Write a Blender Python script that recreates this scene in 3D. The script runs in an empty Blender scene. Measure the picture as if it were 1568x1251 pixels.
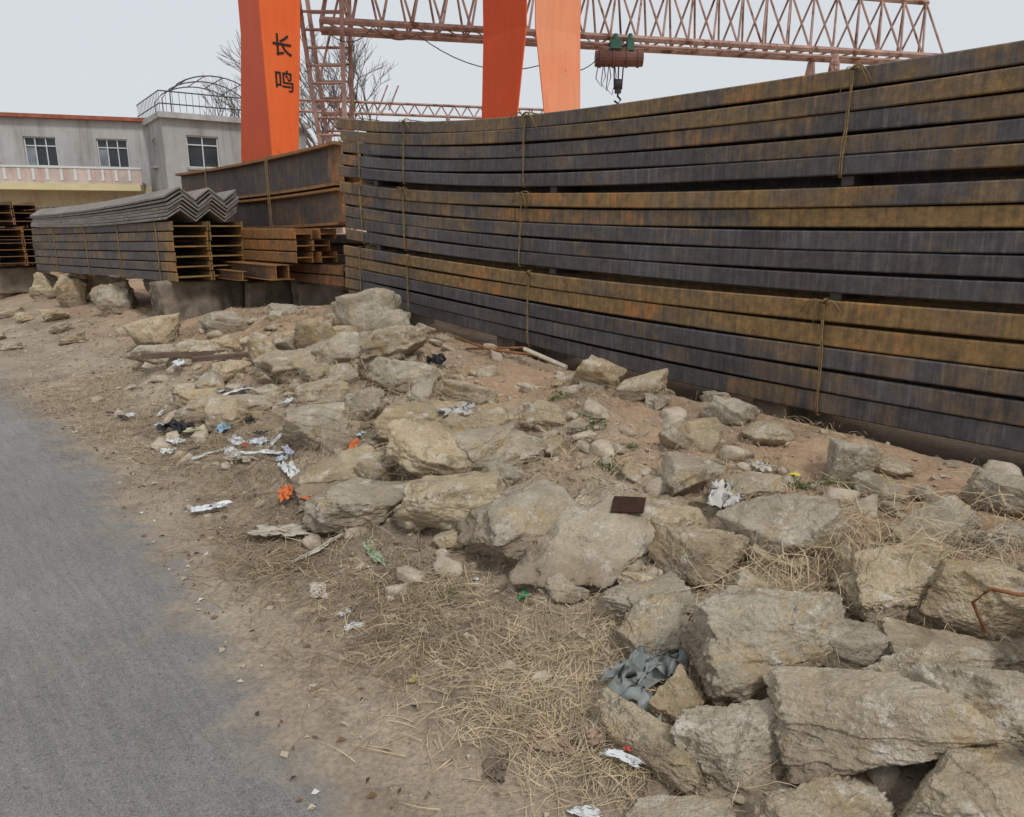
import bpy, bmesh, math, random
import numpy as np
from mathutils import Vector, Matrix
random.seed(7); rng=np.random.default_rng(7)
S=bpy.context.scene
S.view_settings.view_transform='Standard'; S.view_settings.look='None'; S.view_settings.exposure=0
COL=S.collection
UD=np.array([.743,.669]); UE=np.array([-.669,.743])   # across the bank / along the stacks

# ------------------------------------------------------------------ noise
def _h(i,j,k):
    n=(i*73856093)^(j*19349663)^(k*83492791); n=n&0x7fffffff
    n=(n*1103515245+12345)&0x7fffffff; n=(n^(n>>13))*60493&0x7fffffff
    return (n%100003)/100003.0*2-1
def vn(P):
    P=np.asarray(P,float); f=np.floor(P).astype(np.int64); t=P-f; t=t*t*(3-2*t); o=0
    for a in (0,1):
        for b in (0,1):
            for c in (0,1):
                w=(t[:,0] if a else 1-t[:,0])*(t[:,1] if b else 1-t[:,1])*(t[:,2] if c else 1-t[:,2])
                o=o+w*_h(f[:,0]+a,f[:,1]+b,f[:,2]+c)
    return o
def fbm(P,o=4,r=.5):
    P=np.asarray(P,float); a=1;s=0
    for i in range(o):
        s=s+a*vn(P+i*17.3); P=P*2.07; a*=r
    return s
def sm(x): x=np.clip(x,0,1); return x*x*(3-2*x)

# ------------------------------------------------------------------ terrain
E_=[-5,1.23,1.66,2.09,3.13,4.26,5.43,7,11.7,40]; D_=[.6,.77,.88,.95,1.08,1.12,1.36,1.3,1.47,1.5]
def edge(e): return np.interp(e,E_,D_)
def G(X,Y):
    X=np.atleast_1d(np.asarray(X,float)); Y=np.atleast_1d(np.asarray(Y,float))
    d=.743*X+.669*Y; e=-.669*X+.743*Y
    d0=edge(e)
    P=.38+.22*np.clip((e-1)/6.7,0,1)-.25*sm((e-8.5)/2.5)
    # ground is scooped out beneath the long stack, shaped to give a dark shadow gap
    P=P-.17*sm((d-4.28)/.16)*sm((5.7-d)/.3)*sm((8.0-e)/.4)*sm((e+5.5)/.5)
    t=np.clip((d-d0)/(3.9-d0),0,1); r=sm(t)
    near=np.exp(-np.maximum(0,np.abs(e-5)-11)/6)
    Q=np.stack([X,Y,0*X],1)
    a=np.clip(t*3,0,1)*near
    k=np.where(d>4.2,.35,1.0)
    n=fbm(Q*1.7,3)*.05*k+fbm(Q*7+5,3)*.026*k+np.abs(fbm(Q*17+9,3,.6))*.015*k*np.clip(t*3,0,1)
    return P*r+n*a
def g1(x,y): return float(G(x,y)[0])

# ------------------------------------------------------------------ materials
def new_mat(name):
    m=bpy.data.materials.new(name); m.use_nodes=True
    nt=m.node_tree; b=nt.nodes['Principled BSDF']; b.inputs['Specular IOR Level'].default_value=.2
    return m,nt,b
def N(nt,t,**k):
    n=nt.nodes.new(t)
    for a,v in k.items(): setattr(n,a,v)
    return n
def L(nt,a,b): nt.links.new(a,b)
def noise(nt,vec,scale,detail=5,rough=.55,dist=0):
    n=N(nt,'ShaderNodeTexNoise'); n.inputs['Scale'].default_value=scale; n.inputs['Detail'].default_value=min(detail,5)
    n.inputs['Roughness'].default_value=rough; n.inputs['Distortion'].default_value=dist
    if vec is not None: L(nt,vec,n.inputs['Vector'])
    return n.outputs['Fac']
def ramp(nt,fac,stops):
    r=N(nt,'ShaderNodeValToRGB'); cr=r.color_ramp
    while len(cr.elements)>1: cr.elements.remove(cr.elements[-1])
    for i,(p,c) in enumerate(stops):
        el=cr.elements[0] if i==0 else cr.elements.new(p)
        el.position=p; el.color=(*c,1) if len(c)==3 else c
    L(nt,fac,r.inputs['Fac']); return r.outputs['Color']
def mix(nt,f,a,b,mode='MIX'):
    m=N(nt,'ShaderNodeMix',data_type='RGBA',blend_type=mode)
    for sk,v in ((m.inputs[0],f),(m.inputs[6],a),(m.inputs[7],b)):
        if hasattr(v,'links'): L(nt,v,sk)
        elif isinstance(v,(int,float)): sk.default_value=v
        else: sk.default_value=(*v,1)
    return m.outputs[2]
def mth(nt,op,a,b=None,clamp=False):
    m=N(nt,'ShaderNodeMath',operation=op,use_clamp=clamp)
    for sk,v in ((m.inputs[0],a),(m.inputs[1],b)):
        if v is None: continue
        if hasattr(v,'links'): L(nt,v,sk)
        else: sk.default_value=v
    return m.outputs[0]
def bump(nt,b,h,strength=.5,dist=.02):
    n=N(nt,'ShaderNodeBump'); n.inputs['Strength'].default_value=strength; n.inputs['Distance'].default_value=dist
    L(nt,h,n.inputs['Height']); L(nt,n.outputs[0],b.inputs['Normal'])
def scaled(nt,vec,s):
    n=N(nt,'ShaderNodeMapping'); n.inputs['Scale'].default_value=s; L(nt,vec,n.inputs['Vector']); return n.outputs[0]
def objv(nt): return N(nt,'ShaderNodeTexCoord').outputs['Object']
def geov(nt): return N(nt,'ShaderNodeNewGeometry').outputs['Position']
def thr(nt,f,a,b): return ramp(nt,f,[(a,(0,0,0)),(b,(1,1,1))])

def simple(name,col,rough=.8,var=.25,scale=6,metal=0,rust=0,bmp=.15):
    m,nt,b=new_mat(name); v=geov(nt)
    n=noise(nt,v,scale,6); c2=tuple(x*(1-var) for x in col); c1=tuple(min(1,x*(1+var)) for x in col)
    c=ramp(nt,n,[(.3,c2),(.7,c1)])
    if rust>0:
        r=thr(nt,noise(nt,v,scale*.7,8,.7),.62-rust*.25,.72-rust*.2)
        c=mix(nt,r,c,(.16,.065,.03))
    L(nt,c,b.inputs['Base Color']); b.inputs['Roughness'].default_value=rough; b.inputs['Metallic'].default_value=metal
    if bmp: bump(nt,b,noise(nt,v,scale*8,4),bmp,.01)
    return m

def dirt_col(nt,v,g=1.0):
    s=lambda c:tuple(x*g for x in c)
    c=ramp(nt,noise(nt,v,1.3,6,.6),[(.3,s((.30,.235,.17))),(.5,s((.40,.32,.235))),(.7,s((.50,.415,.31)))])
    c=mix(nt,mth(nt,'MULTIPLY',thr(nt,noise(nt,v,3.1,5,.7),.50,.66),.6),c,s((.215,.17,.12)))
    c=mix(nt,.75,c,ramp(nt,noise(nt,v,45,7,.78),[(.28,(.38,.36,.33)),(.5,(.95,.95,.95)),(.72,(1.45,1.45,1.45))]),'MULTIPLY')
    return c
def mat_ground():
    m,nt,b=new_mat('dirt'); v=geov(nt)
    c=dirt_col(nt,v)
    dt=N(nt,'ShaderNodeVectorMath',operation='DOT_PRODUCT'); L(nt,v,dt.inputs[0]); dt.inputs[1].default_value=(.743,.669,0)
    up=N(nt,'ShaderNodeMapRange'); up.inputs[1].default_value=2.2; up.inputs[2].default_value=3.1; L(nt,dt.outputs['Value'],up.inputs[0])
    rf=mth(nt,'MULTIPLY',up.outputs[0],thr(nt,noise(nt,v,.9,6,.65),.38,.56))
    c=mix(nt,mth(nt,'MULTIPLY',rf,.65),c,mix(nt,.7,(.53,.335,.20),ramp(nt,noise(nt,v,30,7,.78),[(.3,(.5,.5,.5)),(.7,(1.3,1.3,1.3))]),'MULTIPLY'))
    vo=N(nt,'ShaderNodeTexVoronoi'); vo.inputs['Scale'].default_value=34; L(nt,v,vo.inputs['Vector'])
    peb=ramp(nt,vo.outputs['Distance'],[(.14,(1,1,1)),(.26,(0,0,0))])
    sp=N(nt,'ShaderNodeSeparateColor'); L(nt,vo.outputs['Color'],sp.inputs[0])
    pm=mth(nt,'MULTIPLY',peb,thr(nt,sp.outputs[0],.72,.76))
    c=mix(nt,mth(nt,'MULTIPLY',pm,.8),c,ramp(nt,sp.outputs[1],[(0,(.24,.195,.145)),(1,(.60,.53,.43))]))
    L(nt,c,b.inputs['Base Color']); b.inputs['Roughness'].default_value=.95
    h=mth(nt,'ADD',noise(nt,v,22,9,.78),mth(nt,'MULTIPLY',pm,.3))
    bump(nt,b,h,.8,.03); return m

def mat_road():
    m,nt,b=new_mat('road_surface'); 
    at=N(nt,'ShaderNodeAttribute',attribute_name='lc').outputs['Vector']
    du=N(nt,'ShaderNodeAttribute',attribute_name='dust').outputs['Fac']
    v=geov(nt)
    c=ramp(nt,noise(nt,at,.8,6,.6),[(.3,(.205,.200,.188)),(.7,(.275,.267,.252))])
    st=noise(nt,scaled(nt,at,(20,1.6,1)),1.4,8,.8,.6)
    c=mix(nt,.75,c,ramp(nt,st,[(.3,(.78,.78,.78)),(.5,(1,1,1)),(.7,(1.24,1.22,1.18))]),'MULTIPLY')
    c=mix(nt,.9,c,ramp(nt,noise(nt,v,170,3,.85),[(.34,(.58,.58,.58)),(.66,(1.45,1.45,1.45))]),'MULTIPLY')
    c=mix(nt,.7,c,ramp(nt,noise(nt,v,40,6,.85),[(.34,(.75,.75,.75)),(.66,(1.22,1.22,1.22))]),'MULTIPLY')
    c=mix(nt,mth(nt,'MULTIPLY',thr(nt,noise(nt,at,1.9,9,.78),.57,.70),.45),c,(.36,.31,.235))
    sk=thr(nt,noise(nt,v,70,2,.5),.66,.70); c=mix(nt,mth(nt,'MULTIPLY',sk,.6),c,(.08,.075,.07))
    f=mth(nt,'ADD',du,mth(nt,'MULTIPLY',mth(nt,'SUBTRACT',noise(nt,v,3.0,10,.8),.5),2.1))
    f2=thr(nt,f,.30,.95)
    c=mix(nt,mth(nt,'MULTIPLY',f2,.92),c,dirt_col(nt,v,.97))
    L(nt,c,b.inputs['Base Color']); b.inputs['Roughness'].default_value=.9
    bump(nt,b,mth(nt,'ADD',noise(nt,v,110,6,.8),mth(nt,'MULTIPLY',noise(nt,v,12,5),1.0)),.8,.008); return m

def mat_rock():
    m,nt,b=new_mat('limestone'); v=objv(nt)
    oi=N(nt,'ShaderNodeObjectInfo').outputs['Random']
    a=N(nt,'ShaderNodeVectorMath',operation='ADD'); L(nt,v,a.inputs[0])
    cx=N(nt,'ShaderNodeCombineXYZ'); L(nt,mth(nt,'MULTIPLY',oi,40),cx.inputs[0]); L(nt,mth(nt,'MULTIPLY',oi,17),cx.inputs[2]); L(nt,cx.outputs[0],a.inputs[1])
    v=a.outputs[0]
    c=ramp(nt,noise(nt,v,3.0,9,.70,.4),[(.28,(.30,.25,.185)),(.43,(.485,.415,.315)),(.56,(.61,.54,.425)),(.72,(.74,.67,.56))])
    tint=ramp(nt,oi,[(0,(.90,.88,.85)),(.25,(1.0,.95,.86)),(.5,(1.04,.94,.77)),(.75,(.74,.72,.69)),(1,(1.0,.99,.95))])
    c=mix(nt,1.0,c,tint,'MULTIPLY')
    n4=noise(nt,v,4,9,.75,.8)
    c=mix(nt,mth(nt,'MULTIPLY',thr(nt,n4,.53,.66),.65),c,(.56,.39,.19))
    c=mix(nt,mth(nt,'MULTIPLY',thr(nt,noise(nt,v,8,9,.8),.55,.65),.7),c,(.80,.75,.66))
    c=mix(nt,mth(nt,'MULTIPLY',thr(nt,noise(nt,v,6,9,.82,1.0),.56,.65),.6),c,(.17,.14,.10))
    c=mix(nt,.6,c,ramp(nt,noise(nt,v,70,5,.8),[(.3,(.64,.64,.64)),(.7,(1.3,1.3,1.3))]),'MULTIPLY')
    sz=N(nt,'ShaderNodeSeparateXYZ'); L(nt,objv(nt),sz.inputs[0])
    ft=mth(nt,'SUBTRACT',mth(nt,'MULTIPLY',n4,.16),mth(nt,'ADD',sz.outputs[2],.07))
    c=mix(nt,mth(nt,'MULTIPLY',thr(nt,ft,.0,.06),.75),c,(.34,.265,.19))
    L(nt,c,b.inputs['Base Color']); b.inputs['Roughness'].default_value=.93
    rid=mth(nt,'ABSOLUTE',mth(nt,'SUBTRACT',noise(nt,v,5,6,.6,.6),.5))
    h=mth(nt,'ADD',mth(nt,'MULTIPLY',rid,-1.8),mth(nt,'MULTIPLY',noise(nt,v,24,9,.82),1.2))
    bump(nt,b,h,.95,.028); return m

def mat_steel(name,dark=(.076,.070,.072),och=(.245,.16,.064),orange=(.47,.18,.045)):
    m,nt,b=new_mat(name)
    lc=N(nt,'ShaderNodeAttribute',attribute_name='lc').outputs['Vector']
    ru=N(nt,'ShaderNodeAttribute',attribute_name='rust').outputs['Fac']
    base=ramp(nt,noise(nt,scaled(nt,lc,(1.1,.3,.8)),1,6,.65),[(.3,tuple(x*.72 for x in dark)),(.5,dark),(.7,(dark[0]*1.3,dark[1]*1.38,dark[2]*1.46))])
    dr=noise(nt,scaled(nt,lc,(34,1,2.2)),1.0,7,.75)
    base=mix(nt,.85,base,ramp(nt,dr,[(.3,(.58,.58,.61)),(.52,(1,1,1)),(.72,(2.1,2.0,1.9))]),'MULTIPLY')
    mt=noise(nt,scaled(nt,lc,(9,4,9)),1.5,8,.8)
    base=mix(nt,.7,base,ramp(nt,mt,[(.33,(.62,.62,.64)),(.66,(1.45,1.4,1.36))]),'MULTIPLY')
    base=mix(nt,mth(nt,'MULTIPLY',thr(nt,noise(nt,scaled(nt,lc,(3,1,5)),1.3,8,.8),.53,.66),.5),base,(.15,.105,.078))
    f=mth(nt,'ADD',mth(nt,'MULTIPLY',noise(nt,scaled(nt,lc,(1.4,.7,1.6)),1.0,9,.74),.95),mth(nt,'MULTIPLY',noise(nt,scaled(nt,lc,(22,1,2)),1,7,.8),.40))
    f=mth(nt,'ADD',f,mth(nt,'MULTIPLY',mth(nt,'SUBTRACT',ru,.5),.52))
    m1=thr(nt,f,.60,.86)
    oc=mix(nt,.8,och,ramp(nt,noise(nt,scaled(nt,lc,(8,2,8)),2,8,.8),[(.32,(.36,.38,.42)),(.68,(1.6,1.45,1.2))]),'MULTIPLY')
    oc=mix(nt,.6,oc,ramp(nt,dr,[(.3,(.55,.55,.55)),(.7,(1.55,1.45,1.3))]),'MULTIPLY')
    c=mix(nt,mth(nt,'MULTIPLY',m1,.88),base,oc)
    f3=mth(nt,'MULTIPLY',thr(nt,f,.66,.80),thr(nt,noise(nt,scaled(nt,lc,(1.3,1,1.2)),1.0,8,.78),.54,.62))
    f3=mth(nt,'MULTIPLY',f3,thr(nt,dr,.36,.58))
    c=mix(nt,mth(nt,'MULTIPLY',f3,.9),c,orange)
    L(nt,c,b.inputs['Base Color']); b.inputs['Roughness'].default_value=.62; b.inputs['Specular IOR Level'].default_value=.4
    bump(nt,b,mth(nt,'ADD',noise(nt,scaled(nt,lc,(12,12,12)),5,6,.75),mth(nt,'MULTIPLY',noise(nt,scaled(nt,lc,(1,1,2)),1.2,3),2)),.4,.006)
    return m

M_DIRT=mat_ground(); M_ROAD=mat_road(); M_ROCK=mat_rock()
M_STEEL=mat_steel('weathered_steel')
M_STEELR=mat_steel('rusty_steel',(.080,.064,.058),(.27,.14,.05),(.50,.17,.05))
M_STRAP=simple('tie_wire',(.24,.165,.075),.7,.4,30)
M_STRAW=simple('straw',(.48,.38,.24),.8,.35,9,bmp=0)
M_STRAWD=simple('dead_stalks',(.28,.21,.135),.85,.35,9,bmp=0)
M_CONC=simple('footing_stone',(.21,.175,.135),.95,.45,5,bmp=.8)

# ------------------------------------------------------------------ mesh helper
class MB:
    def __init__(s): s.v=[];s.f=[];s.lc=[];s.ru=[];s.mi=[];s.cm=0
    def add(s,vs,fs,lc=None,ru=None):
        o=len(s.v); s.v.extend([tuple(map(float,p)) for p in vs]); s.f.extend([tuple(i+o for i in f) for f in fs]); s.mi.extend([s.cm]*len(fs))
        s.lc.extend(lc if lc is not None else [(0,0,0)]*len(vs)); s.ru.extend(ru if ru is not None else [0.]*len(vs))
    def box(s,c,size,ax=(1,0),lean=0):
        a=np.array([ax[0],ax[1],0.])/np.hypot(*ax[:2]); b=np.array([-a[1],a[0],0]); z=np.array([0,0,1.]); c=np.array(c,float)
        vs=[c+a*size[0]/2*i+b*size[1]/2*j+z*size[2]/2*k for k in(-1,1) for i,j in((-1,-1),(1,-1),(1,1),(-1,1))]
        s.add(vs,[(3,2,1,0),(4,5,6,7),(0,1,5,4),(1,2,6,5),(2,3,7,6),(3,0,4,7)])
    def tube(s,pts,r,n=6,r2=None):
        pts=[np.array(p,float) for p in pts]; k=len(pts); vs=[];fs=[]
        for i,p in enumerate(pts):
            t=pts[min(i+1,k-1)]-pts[max(i-1,0)]; t/=np.linalg.norm(t)+1e-9
            up=np.array([0,0,1.]) if abs(t[2])<.9 else np.array([1.,0,0])
            a=np.cross(t,up); a/=np.linalg.norm(a); b=np.cross(t,a)
            rr=r if r2 is None else r+(r2-r)*i/(k-1)
            for j in range(n):
                w=2*math.pi*j/n; vs.append(p+a*math.cos(w)*rr+b*math.sin(w)*rr)
        for i in range(k-1):
            for j in range(n):
                fs.append((i*n+j,i*n+(j+1)%n,(i+1)*n+(j+1)%n,(i+1)*n+j))
        fs.append(tuple(range(n-1,-1,-1))); fs.append(tuple((k-1)*n+j for j in range(n)))
        s.add(vs,fs)
    def beam(s,XY,z0,z1,q0,prof,rust,rp=None,seed=0.,qd=UD,endrust=0):
        n=len(prof); k=len(XY); vs=[];lc=[];ru=[];acc=0
        for i in range(k):
            if i: acc+=np.hypot(*(XY[i]-XY[i-1]))
            for j,(q,f) in enumerate(prof):
                p=XY[i]+qd*(q0+q); vs.append((p[0],p[1],z0[i]+(z1[i]-z0[i])*f))
                lc.append((acc+seed*31.7,q+seed*3.1,(z1[0]-z0[0])*f+seed*5.3))
                r=(rust if np.isscalar(rust) else rust[i])+(rp[j] if rp else 0)
                if endrust and i<2: r=max(r,endrust)
                ru.append(float(r))
        fs=[(i*n+j,i*n+(j+1)%n,(i+1)*n+(j+1)%n,(i+1)*n+j) for i in range(k-1) for j in range(n)]
        fs.append(tuple(range(n-1,-1,-1))); fs.append(tuple((k-1)*n+j for j in range(n)))
        s.add(vs,fs,lc,ru)
    def obj(s,name,mats,smooth=False,parent=None,fix=True):
        me=bpy.data.meshes.new(name); me.from_pydata(s.v,[],s.f)
        for m in (mats if isinstance(mats,(list,tuple)) else [mats]): me.materials.append(m)
        me.polygons.foreach_set('material_index',s.mi)
        if any(s.ru) or any(x!=(0,0,0) for x in s.lc[:50]):
            a=me.attributes.new('lc','FLOAT_VECTOR','POINT'); a.data.foreach_set('vector',np.array(s.lc,np.float32).ravel())
            a=me.attributes.new('rust','FLOAT','POINT'); a.data.foreach_set('value',np.array(s.ru,np.float32))
        if fix:
            bm=bmesh.new(); bm.from_mesh(me); bmesh.ops.recalc_face_normals(bm,faces=bm.faces); bm.to_mesh(me); bm.free()
        me.polygons.foreach_set('use_smooth',[smooth]*len(me.polygons)); me.update()
        o=bpy.data.objects.new(name,me); COL.objects.link(o)
        if parent: o.parent=parent
        return o
def empty(name,loc=(0,0,0)):
    o=bpy.data.objects.new(name,None); COL.objects.link(o); return o

# ------------------------------------------------------------------ ground + road
def grid_axis(lo,hi,a,b,step,g=1.25):
    mid=list(np.arange(a,b,step)); r=[];x=b;st=step
    while x<hi: r.append(x); st*=g; x+=st
    r.append(hi); l=[];x=a-step;st=step
    while x>lo: l.append(x); st*=g; x-=st
    l.append(lo); return np.array(l[::-1]+mid+r)
dv=grid_axis(-600,700,.5,4.7,.020,1.2); ev=grid_axis(-500,900,.3,9.5,.026,1.08)
DD,EE=np.meshgrid(dv,ev,indexing='ij'); X=.743*DD-.669*EE; Y=.669*DD+.743*EE
Z=G(X.ravel(),Y.ravel()).reshape(X.shape)
def grid_mesh(name,X,Y,Z,mat):
    a,b=X.shape; me=bpy.data.meshes.new(name)
    idx=np.arange(a*b).reshape(a,b)
    f=np.stack([idx[:-1,:-1],idx[1:,:-1],idx[1:,1:],idx[:-1,1:]],-1).reshape(-1,4)
    me.vertices.add(a*b); me.vertices.foreach_set('co',np.stack([X,Y,Z],-1).astype(np.float32).ravel())
    me.loops.add(f.size); me.loops.foreach_set('vertex_index',f.ravel().astype(np.int32))
    me.polygons.add(len(f)); me.polygons.foreach_set('loop_start',np.arange(0,f.size,4,dtype=np.int32)); me.polygons.foreach_set('loop_total',np.full(len(f),4,np.int32))
    me.polygons.foreach_set('use_smooth',[True]*len(f)); me.materials.append(mat); me.update(); me.validate()
    o=bpy.data.objects.new(name,me); COL.objects.link(o); return o
grid_mesh('ground',X,Y,Z,M_DIRT)
er=grid_axis(-60,140,0,14,.04,1.2); tr=np.concatenate([np.linspace(0,.8,20)[:-1],np.linspace(.8,1,30)])
ee=np.broadcast_to(er,(len(tr),len(er))); 
rag=fbm(np.stack([er*1.3,er*0,er*0],1),7,.68)*.06+.05
dd=-5.2+(edge(er)+rag+5.2)*tr[:,None]
ro=grid_mesh('road',.743*dd-.669*ee,.669*dd+.743*ee,np.full(dd.shape,.005),M_ROAD)
a=ro.data.attributes.new('lc','FLOAT_VECTOR','POINT'); a.data.foreach_set('vector',np.stack([dd,ee,0*dd],-1).astype(np.float32).ravel())
wid=np.interp(er,[0,3,6,9,14],[.18,.20,.22,.4,.5])
dust=np.exp(-np.maximum(0,(edge(er)+rag-.05)-dd)/wid)*1.25+np.exp(-np.maximum(0,dd+5.2)/.5)
a=ro.data.attributes.new('dust','FLOAT','POINT'); a.data.foreach_set('value',dust.astype(np.float32).ravel())

# ------------------------------------------------------------------ rocks
_ico={}
def ico(sub):
    if sub not in _ico:
        bm=bmesh.new(); bmesh.ops.create_icosphere(bm,subdivisions=sub,radius=1)
        _ico[sub]=(np.array([v.co[:] for v in bm.verts]),[tuple(v.index for v in f.verts) for f in bm.faces]); bm.free()
    return _ico[sub]
def rock_shape(w,dp,h,sub,seed,n=9,p=60,rough=.06,strata=.05,tilt=.22):
    r_=np.random.default_rng(seed); V,F=ico(sub)
    nm=r_.normal(size=(max(n,1),3)); nm/=np.linalg.norm(nm,axis=1)[:,None]; ds=r_.uniform(.50,.95,max(n,1))
    if n==0: ds[:]=1.4
    ax=np.vstack([np.eye(3),-np.eye(3)])+r_.normal(0,tilt,(6,3)); ax/=np.linalg.norm(ax,axis=1)[:,None]
    nm=np.vstack([nm,ax]); ds=np.append(ds,r_.uniform(.6,.85,6) if n else np.full(6,.7))
    W=V+.05*np.stack([fbm(V*2.5+seed,4,.6),fbm(V*2.5+seed+50,4,.6),fbm(V*2.5+seed+90,4,.6)],1)
    W/=np.linalg.norm(W,axis=1)[:,None]
    dt=np.maximum(W@nm.T,0)/ds
    mx=dt.max(1); r=1/(mx*((dt/mx[:,None])**p).sum(1)**(1/p)); r=np.minimum(r,1.3)
    P=V*r[:,None]
    bd=r_.normal(size=3)*[.4,.4,1]; bd/=np.linalg.norm(bd); tt=P@bd*r_.uniform(3.5,6)+.5*fbm(P*2+seed,2)
    stp=vn(np.stack([np.floor(tt)+seed,0*tt,0*tt],1)+.01)
    P=P*(1+strata*stp+rough*fbm(P*3+seed*3.1,5,.6)-rough*.9*np.abs(fbm(P*6+seed*1.7,5,.65)))[:,None]
    ext=(P.max(0)-P.min(0))/2; c=(P.max(0)+P.min(0))/2; P=(P-c)/ext
    return P*np.array([w/2,dp/2,h/2]),F
def eul(rx,ry,rz): return np.array(Matrix.Rotation(rz,3,'Z')@Matrix.Rotation(ry,3,'Y')@Matrix.Rotation(rx,3,'X'))
def boulder(x,y,w,h,dp=None,yaw=None,rx=None,ry=None,seed=0,sub=5,sink=.27,z=None,name='boulder',rough=.07):
    dp=dp or w*.72
    yaw=random.uniform(-.5,.5) if yaw is None else yaw
    rx=random.uniform(-.25,.25) if rx is None else rx; ry=random.uniform(-.3,.3) if ry is None else ry
    P,F=rock_shape(w,dp,h,sub,seed,rough=rough)
    P=P@eul(rx,ry,yaw).T
    v=np.array([x,y])/np.hypot(x,y); c=np.array([x,y])+v*dp*.42
    zz=(g1(*c) if z is None else z); lo=P[:,2].min(); hh=P[:,2].max()-lo
    me=bpy.data.meshes.new(name); me.from_pydata(P.tolist(),[],F); me.materials.append(M_ROCK)
    me.polygons.foreach_set('use_smooth',[True]*len(F))
    o=bpy.data.objects.new(name,me); COL.objects.link(o); o.location=(c[0],c[1],zz-lo-hh*sink)
    return o
R=[ # x,y,w,h,depth,yaw,rx,ry
(-3.97,8.18,.66,.40,.45),(-3.62,7.40,.60,.22,.4),(-1.36,7.06,.66,.48,.5),(-1.06,6.53,.40,.40,.3),(-1.78,6.72,.40,.40,.3),
(-2.26,6.67,.40,.34,.3),(-2.26,5.64,.82,.18,.45,.1,.1,-.1),(-1.24,4.58,.50,.30,.35),(-1.04,4.98,.30,.26,.25),(-.59,4.56,.62,.26,.42,.3,.1,.15),
(-.95,3.91,.58,.12,.42,.35,.25,-.25),(-.41,3.80,.54,.30,.45,.7,.2,.35),(-.76,3.53,.60,.24,.36,.15,.1,-.1),(-.27,3.31,.50,.28,.36),
(.06,2.97,.56,.25,.62,.6,.25,-.25),(.36,2.70,.52,.17,.85,-.55,.38,.10),(.53,2.45,.38,.14,.3),(.74,2.68,.32,.24,.28),
(1.07,2.67,.44,.30,.38,.2,0,-.2),(1.08,3.25,.36,.14,.25),(1.67,3.51,.24,.24,.2),(.21,4.40,.32,.2,.22),(.61,5.12,.34,.26,.25),
(1.72,2.82,.38,.07,.22,.5,.1,-.35),(1.32,2.33,.46,.2,.4,.3,.2,-.2),(1.52,2.19,.46,.27,.36,-.1,0,.05),(.80,2.02,.52,.35,.36,.05,0,-.05),
(.50,1.98,.17,.15,.15),(1.35,2.02,.58,.14,.3,0,.05,.1),(1.14,1.87,.30,.22,.26),(1.28,1.69,.52,.30,.38,.2,0,.1),(.95,1.70,.52,.28,.36,-.15,.1,-.1),
(.61,1.77,.30,.22,.26),(.39,1.80,.36,.14,.24),(.50,2.28,.28,.14,.25),(-.15,3.94,.46,.2,.34,.5,.2,-.2),(.05,3.97,.42,.14,.35,.6,.1,-.1),
(-.94,5.86,.66,.34,.5),(-1.42,6.26,.46,.32,.4),(-.79,5.45,.55,.28,.45),(-1.83,6.19,.64,.24,.45,.4,.1,-.2),(.96,3.53,.22,.14,.17),
(2.12,3.01,.28,.18,.2),(1.92,2.66,.2,.1,.16),(2.43,2.98,.4,.24,.3),(1.9,2.16,.48,.28,.38),(1.62,1.78,.42,.27,.34),(1.42,1.44,.46,.26,.36),
(1.09,1.43,.42,.2,.32),(.72,1.42,.40,.16,.3),(.42,1.50,.3,.12,.22),(1.9,1.75,.4,.25,.3),(2.3,2.5,.3,.2,.25),(-2.75,6.3,.4,.16,.25),(-.3,5.0,.38,.2,.3),(.72,3.02,.28,.14,.25)]
for i,r in enumerate(R):
    kw={}
    if len(r)>5: kw=dict(yaw=r[5],rx=r[6],ry=r[7])
    boulder(r[0],r[1],r[2]*1.08,r[3]*1.12,r[4],seed=i*7+3,sub=7 if r[1]<2.5 else (6 if r[1]<5 else 5),rough=.04+.04*random.random(),**kw)
rr_=random.Random(21); k=0
cells=[(rr_.uniform(1.95,3.15),rr_.uniform(.6,6.6)) for _ in range(60)]+[(rr_.uniform(2.9,4.0),rr_.uniform(.4,3.6)) for _ in range(8)]+[(rr_.uniform(2.3,4.2),rr_.uniform(5.5,8.2)) for _ in range(24)]+[(rr_.uniform(3.3,4.25),rr_.uniform(.8,6)) for _ in range(14)]
for ci,(d,e) in enumerate(cells):
    x=.743*d-.669*e; y=.669*d+.743*e; w_=(.11+.27*rr_.random()**1.5)*(1+.1*(y-3))
    if ci>=92: w_*=.75
    boulder(x,y,w_,w_*rr_.uniform(.35,.7),w_*rr_.uniform(.6,.85),seed=500+k,sub=5,sink=.3,rough=.05,yaw=rr_.uniform(-1.5,1.5)); k+=1
def scatter(name,cnt,smin,smax,fd,fe,sub,mat,seed,pw=2.2,flat=.6):
    r_=np.random.default_rng(seed); vs=[];fs=[];o=0
    shapes=[rock_shape(1,1,1,sub,seed*10+k,n=6,rough=.05) for k in range(14)]
    d=fd(r_,cnt); e=fe(r_,cnt); x=.743*d-.669*e; y=.669*d+.743*e; z=G(x,y)
    for i in range(cnt):
        P,F=shapes[i%14]; s=smin+(smax-smin)*r_.random()**pw
        A=P*np.array([s,s*r_.uniform(.6,.9),s*r_.uniform(.3,.3+flat*.6)])@eul(*r_.uniform(-.5,.5,2),r_.uniform(0,6.3)).T
        vs.append(A+[x[i],y[i],z[i]+s*.05]); fs.append(np.array(F)+o); o+=len(P)
    V=np.vstack(vs); F=np.vstack(fs)
    me=bpy.data.meshes.new(name); me.from_pydata(V.tolist(),[],F.tolist()); me.materials.append(mat)
    me.polygons.foreach_set('use_smooth',[sub>2]*len(me.polygons))
    ob=bpy.data.objects.new(name,me); COL.objects.link(ob); return ob
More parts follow.
